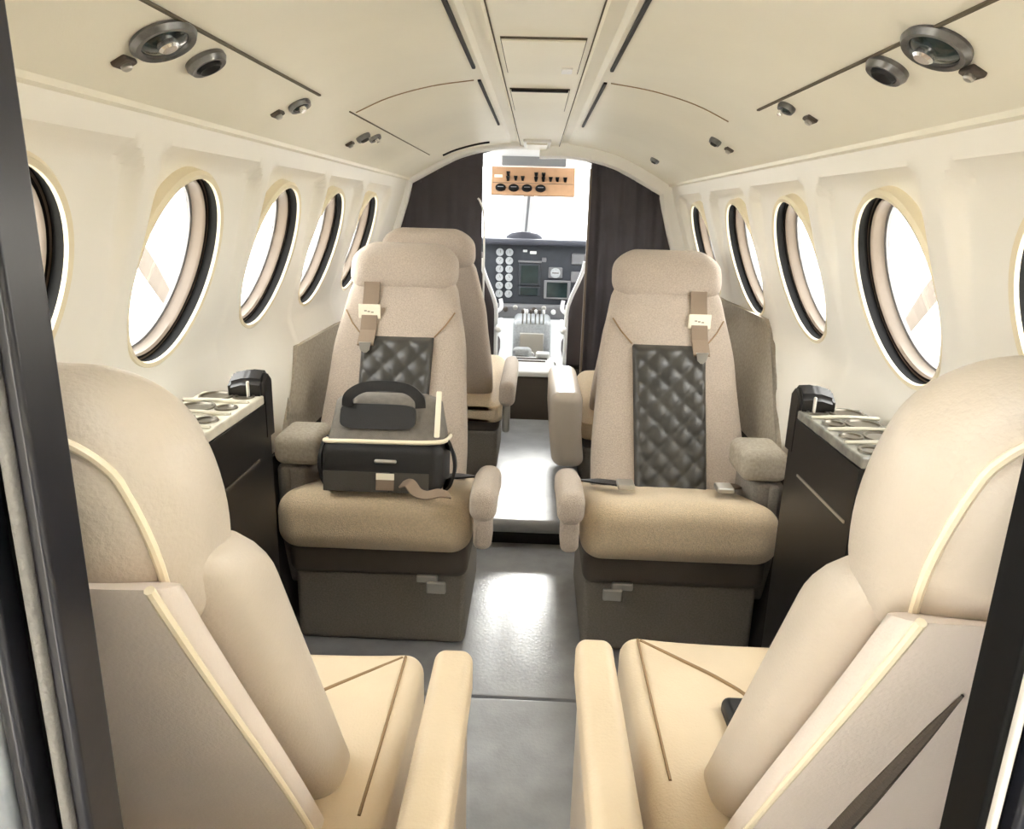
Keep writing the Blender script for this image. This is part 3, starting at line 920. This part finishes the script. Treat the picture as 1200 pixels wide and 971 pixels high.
for dx, z in ((.29, .30), (.36, .24), (.29, .18)):
    bm = B(); rbox(bm, (dx, .004, z), (.10, .02, .075), .025, 4, 1); obj('gauge', bm, 'edge', t)
bm = B(); rbox(bm, (0, .03, -.06), (1.0, .14, .10), .02, 3, 1); sub = obj('lower_panel', bm, 'edge', t)
for i in range(9):
    bm = B(); lathe(bm, [(.017, 0), (.017, .014), (.012, .018), (0, .018)], Matrix.Translation((-.26+.065*i, -.04, -.055+.012*(i % 3))) @ Matrix.Rotation(PI/2, 4, 'X'), 16); obj('knob', bm, ('white', 'frame', 'steel')[i % 3], sub)
# control yokes
for x, lab in ((-.335, 'left control yoke in front of the instrument panel'), (.30, 'right control yoke partly hidden by the pilot seat edge')):
    t = thing('control_yoke', lab, 'yoke', (x, 4.82, .52), 0, 'control yokes')
    bm = B(); sweep(bm, smooth_pts([(-.11, 0, .08), (-.115, 0, .02), (-.07, 0, -.01), (0, 0, -.015), (.07, 0, -.01), (.115, 0, .02), (.11, 0, .08)], 6), .013, 8); obj('wheel', bm, 'white', t)
    bm = B(); sweep(bm, [(0, 0, -.015), (0, .15, -.02)], .014, 8); obj('column', bm, 'steel', t)

# overhead panel with switches and knobs
t = thing('overhead_panel', 'tan overhead switch panel above the windscreen', 'switch panel', (-.035, 4.72, 1.345))
TL = Matrix.Rotation(math.radians(-18), 4, 'X')
def tb(c, s, r, m, name, parent=None):
    bm = B(); rbox(bm, c, s, r, 2, 1, None, TL); return obj(name, bm, m, parent or t)
tb((0, .01, -.005), (.52, .03, .175), .006, 'tanpanel', 'panel')
tb((0, -.006, -.020), (.50, .003, .003), .001, 'frame', 'divider')
for i, dx in enumerate((-.20, -.118, -.036, .048)):
    bm = B(); lathe(bm, [(.032, 0), (.032, .012), (.026, .022), (0, .022)], TL @ Matrix.Translation((dx, -.004, -.052)) @ Matrix.Rotation(PI/2, 4, 'X'), 28, 1, .72); k_ = obj('gauge_knob', bm, 'deep_black', t)
    bm = B(); rbox(bm, (dx, -.028, -.052), (.036, .004, .005), .001, 1, 1, None, TL); obj('pointer', bm, 'edge', k_)
for dx, dz in ((-.155, .035), (-.155, .005), (-.108, .008), (-.065, .008), (.018, .032), (.018, .004), (.064, .032), (.064, .004), (.108, .006), (.150, .006), (.198, .006)):
    bm = B(); prism(bm, [(dx-.012, dz+.012), (dx+.012, dz+.012), (dx+.006, dz-.013), (dx-.006, dz-.013)], -.022, -.004, 1)
    bm.transform(TL); obj('switch', bm, 'deep_black', t, smooth=False)
tb((-.215, -.005, .022), (.05, .004, .018), .002, 'label', 'placard')

# cockpit shell and windscreen
bm = B(); rbox(bm, (0, 4.26, 1.475), (1.30, 1.30, .04), .01, 2, 1); struct('ceiling_cockpit', bm, 'white')
for s, nm in ((-1, 'left'), (1, 'right')):
    bm = B(); rbox(bm, (s*.67, 4.70, .46), (.04, 2.1, .92), .01, 2, 1); struct('wall_cockpit_'+nm, bm, 'white')
    bm = B(); prism(bm, [(3.66, .92), (3.80, .92), (3.80, 1.46), (3.66, 1.46)], s*.65, s*.69, 0); trim(bm, 'white', smooth=False)
    bm = B(); sweep(bm, [(s*.62, 4.88, 1.47), (s*.66, 5.72, .96)], .03, 8); trim(bm, 'white')
bm = B(); rbox(bm, (0, 5.74, .47), (1.36, .05, .96), .01, 2, 1); struct('wall_nose', bm, 'white')
bm = B(); sweep(bm, [(0.0-.05, 4.92, 1.44), (-.09, 5.68, .955)], sec=rect(.075, .05), up=(0, 0, 1)); trim(bm, 'white', smooth=False)
bm = B(); sweep(bm, [(-.05, 4.885, 1.40), (-.088, 5.60, .96)], sec=rect(.016, .02), up=(0, 0, 1)); trim(bm, 'edge', smooth=False)
bm = B(); rbox(bm, (0, 4.905, 1.455), (1.24, .07, .05), .015, 3, 1); trim(bm, 'white')
for s, k in ((-1, 11), (1, 12)):
    bm = B()
    q = [(-.05+s*.04, 4.92, 1.44), (s*.60, 4.92, 1.44), (s*.66, 5.70, .955), (-.088+s*.04, 5.70, .955)]
    loft(bm, [q, [(x, y+.006, z+.006) for x, y, z in q]])
    struct('window_%d' % k, bm, 'shade', smooth=False)
for s, k in ((-1, 13), (1, 14)):
    bm = B()
    q = [(s*.667, 3.80, .92), (s*.667, 5.72, .92), (s*.667, 4.95, 1.46), (s*.667, 3.80, 1.46)]
    loft(bm, [q, [(x+s*.006, y, z) for x, y, z in q]]); struct('window_%d' % k, bm, 'shade', smooth=False)
# sun visor under the roof edge
t = thing('sun_visor', 'narrow grey visor strip at the top of the cockpit opening', 'visor', (-.03, 4.30, 1.435))
bm = B(); rbox(bm, (0, 0, 0), (.36, .02, .06), .006, 2, 1); obj('visor_blade', bm, 'edge', t)
bm = B(); sweep(bm, [(-.17, .012, .03), (.17, .012, .03)], .005, 8); obj('hinge_rod', bm, 'steel', t)

# stowed white card by the right pilot seat
t = thing('document_case', 'pale upright document case at the foot of the right curtain', 'case', (.285, 3.72, .0))
bm = B(); rbox(bm, (0, 0, .25), (.045, .05, .50), .004, 2, 1); obj('case_body', bm, 'cabtop', t)
bm = B(); rbox(bm, (0, 0, .505), (.047, .052, .02), .004, 2, 1); obj('case_lid', bm, 'white', t)

# galley panel behind the left jamb
t = thing('storage_panel', 'pale mottled panel edge at bottom left behind the dark door jamb', 'panel', (-.297, .323, 0))
bm = B(); rbox(bm, (0, 0, .455), (.05, .024, .91), .004, 3, 1); obj('panel_face', bm, 'marble', t)
bm = B(); rbox(bm, (0, .0, .916), (.050, .026, .012), .004, 3, 1); obj('cap_rail', bm, 'jambw', t)

# ------------------------------------------------------------------ outside: wings with engines, apron
def wing(s, lab):
    t = thing('wing', lab, 'wing', (s*.70, 4.20, .0), 0, 'wings with engines')
    bm = B()
    rings = []
    for x, y, z, c, th in ((.03, 0, -.05, 2.2, .22), (1.9, -.15, .05, 2.0, .20), (6., -.6, .45, 1.2, .12)):
        rings.append([(s*x, y-1.0 + py*c*.5, z + pz*th*.5*(1+.3*py)) for py, pz in [(math.cos(2*PI*i/24), math.sin(2*PI*i/24)) for i in range(24)]])
    loft(bm, rings); obj('wing_panel', bm, 'paint', t)
    n = B()
    R_ = []
    for y, r in ((-1.6, .10), (-1.2, .28), (-.4, .38), (.4, .40), (.9, .34), (1.15, .22)):
        R_.append([(s*1.92 + r*.9*math.cos(2*PI*i/32), y, .08 + r*.85*math.sin(2*PI*i/32)) for i in range(32)])
    loft(n, R_); nac = obj('nacelle', n, 'nacelle', t)
    n = B(); lathe(n, [(.20, 0), (.19, .08), (.12, .22), (.03, .32), (0, .33)], Matrix.Translation((s*1.92, 1.15, .14)) @ Matrix.Rotation(-PI/2, 4, 'X'), 28); sp = obj('spinner', n, 'chrome', t)
    for k in range(3):
        a = math.radians(62 + 120*k)
        n = B()
        rings = []
        for r, w, th in ((.12, .05, .05), (.30, .09, .035), (.6, .13, .022), (.95, .12, .014), (1.15, .07, .008)):
            c = Vector((s*1.92 + r*math.cos(a)*s, 1.25, .14 + r*math.sin(a)))
            tdir = Vector((-math.sin(a)*s, .5, math.cos(a))).normalized()
            nd = Vector((math.cos(a)*s, 0, math.sin(a))).cross(tdir)
            rings.append([c + tdir*w*.5*math.cos(2*PI*i/14) + nd*th*.5*math.sin(2*PI*i/14) for i in range(14)])
        loft(n, rings); obj('propeller_blade', n, 'frame', sp)
    n = B(); sweep(n, [(s*1.92, -.2, -.1), (s*1.92, -.2, -1.0)], .05, 12); obj('gear_strut', n, 'steel', t)
    n = B(); lathe(n, [(.10, -.09), (.25, -.08), (.28, -.04), (.28, .04), (.25, .08), (.10, .09)], Matrix.Translation((s*1.92, -.2, -.92)) @ Matrix.Rotation(PI/2, 4, 'Y'), 28); obj('tyre', n, 'rubber', t)
wing(-1, 'left wing with grey engine and propeller outside the left windows')
wing(1, 'right wing with engine and propeller outside the right windows')
bm = B(); rbox(bm, (0, 10, -1.26), (90, 90, .1), .01, 1, 1); g = struct('ground', bm, 'concrete')

# ------------------------------------------------------------------ light
w = bpy.data.worlds.new('sky'); SC.world = w; w.use_nodes = True
nt = w.node_tree
bg = nt.nodes['Background']
bg.inputs['Color'].default_value = (1.0, .99, .97, 1)
bg.inputs['Strength'].default_value = 7.5
def sun(name, rot, e, ang, col=(1, .96, .88)):
    l = bpy.data.lights.new(name, 'SUN'); l.energy = e; l.angle = math.radians(ang); l.color = col
    o = bpy.data.objects.new(name, l); COL.objects.link(o)
    d = Vector(rot).normalized()
    o.rotation_euler = d.to_track_quat('-Z', 'Y').to_euler()
    return o
sun('sun', (-.04, -1.0, -.41), 9.0, 12)

# ------------------------------------------------------------------ camera
F = 850.
cam = bpy.data.cameras.new('camera'); co = bpy.data.objects.new('camera', cam); COL.objects.link(co)
cam.sensor_width = 36.; cam.lens = F/1200*36; cam.clip_start = .02; cam.clip_end = 200
d = Vector((30/F, (250-485.5)/F, 1)).normalized()            # world +Y seen in camera axes (x right, y down, z forward)
r = math.radians(2.0)
u = Vector((math.sin(r), -math.cos(r), 0)); u = (u - d*u.dot(d)).normalized()
x = d.cross(u)
rows = (x, d, u)
right_ = Vector((rows[0].x, rows[1].x, rows[2].x)); down_ = Vector((rows[0].y, rows[1].y, rows[2].y)); fwd_ = Vector((rows[0].z, rows[1].z, rows[2].z))
mw = Matrix((( right_.x, -down_.x, -fwd_.x, 0), (right_.y, -down_.y, -fwd_.y, 0), (right_.z, -down_.z, -fwd_.z, EYE), (0, 0, 0, 1)))
co.matrix_world = mw
SC.camera = co
SC.cycles.max_bounces = 14; SC.cycles.diffuse_bounces = 8; SC.cycles.transparent_max_bounces = 16
SC.cycles.caustics_reflective = False
SC.view_settings.view_transform = 'Standard'; SC.view_settings.look = 'None'
SC.view_settings.gamma = 1; SC.view_settings.use_curve_mapping = False
SC.view_settings.exposure = 2.05
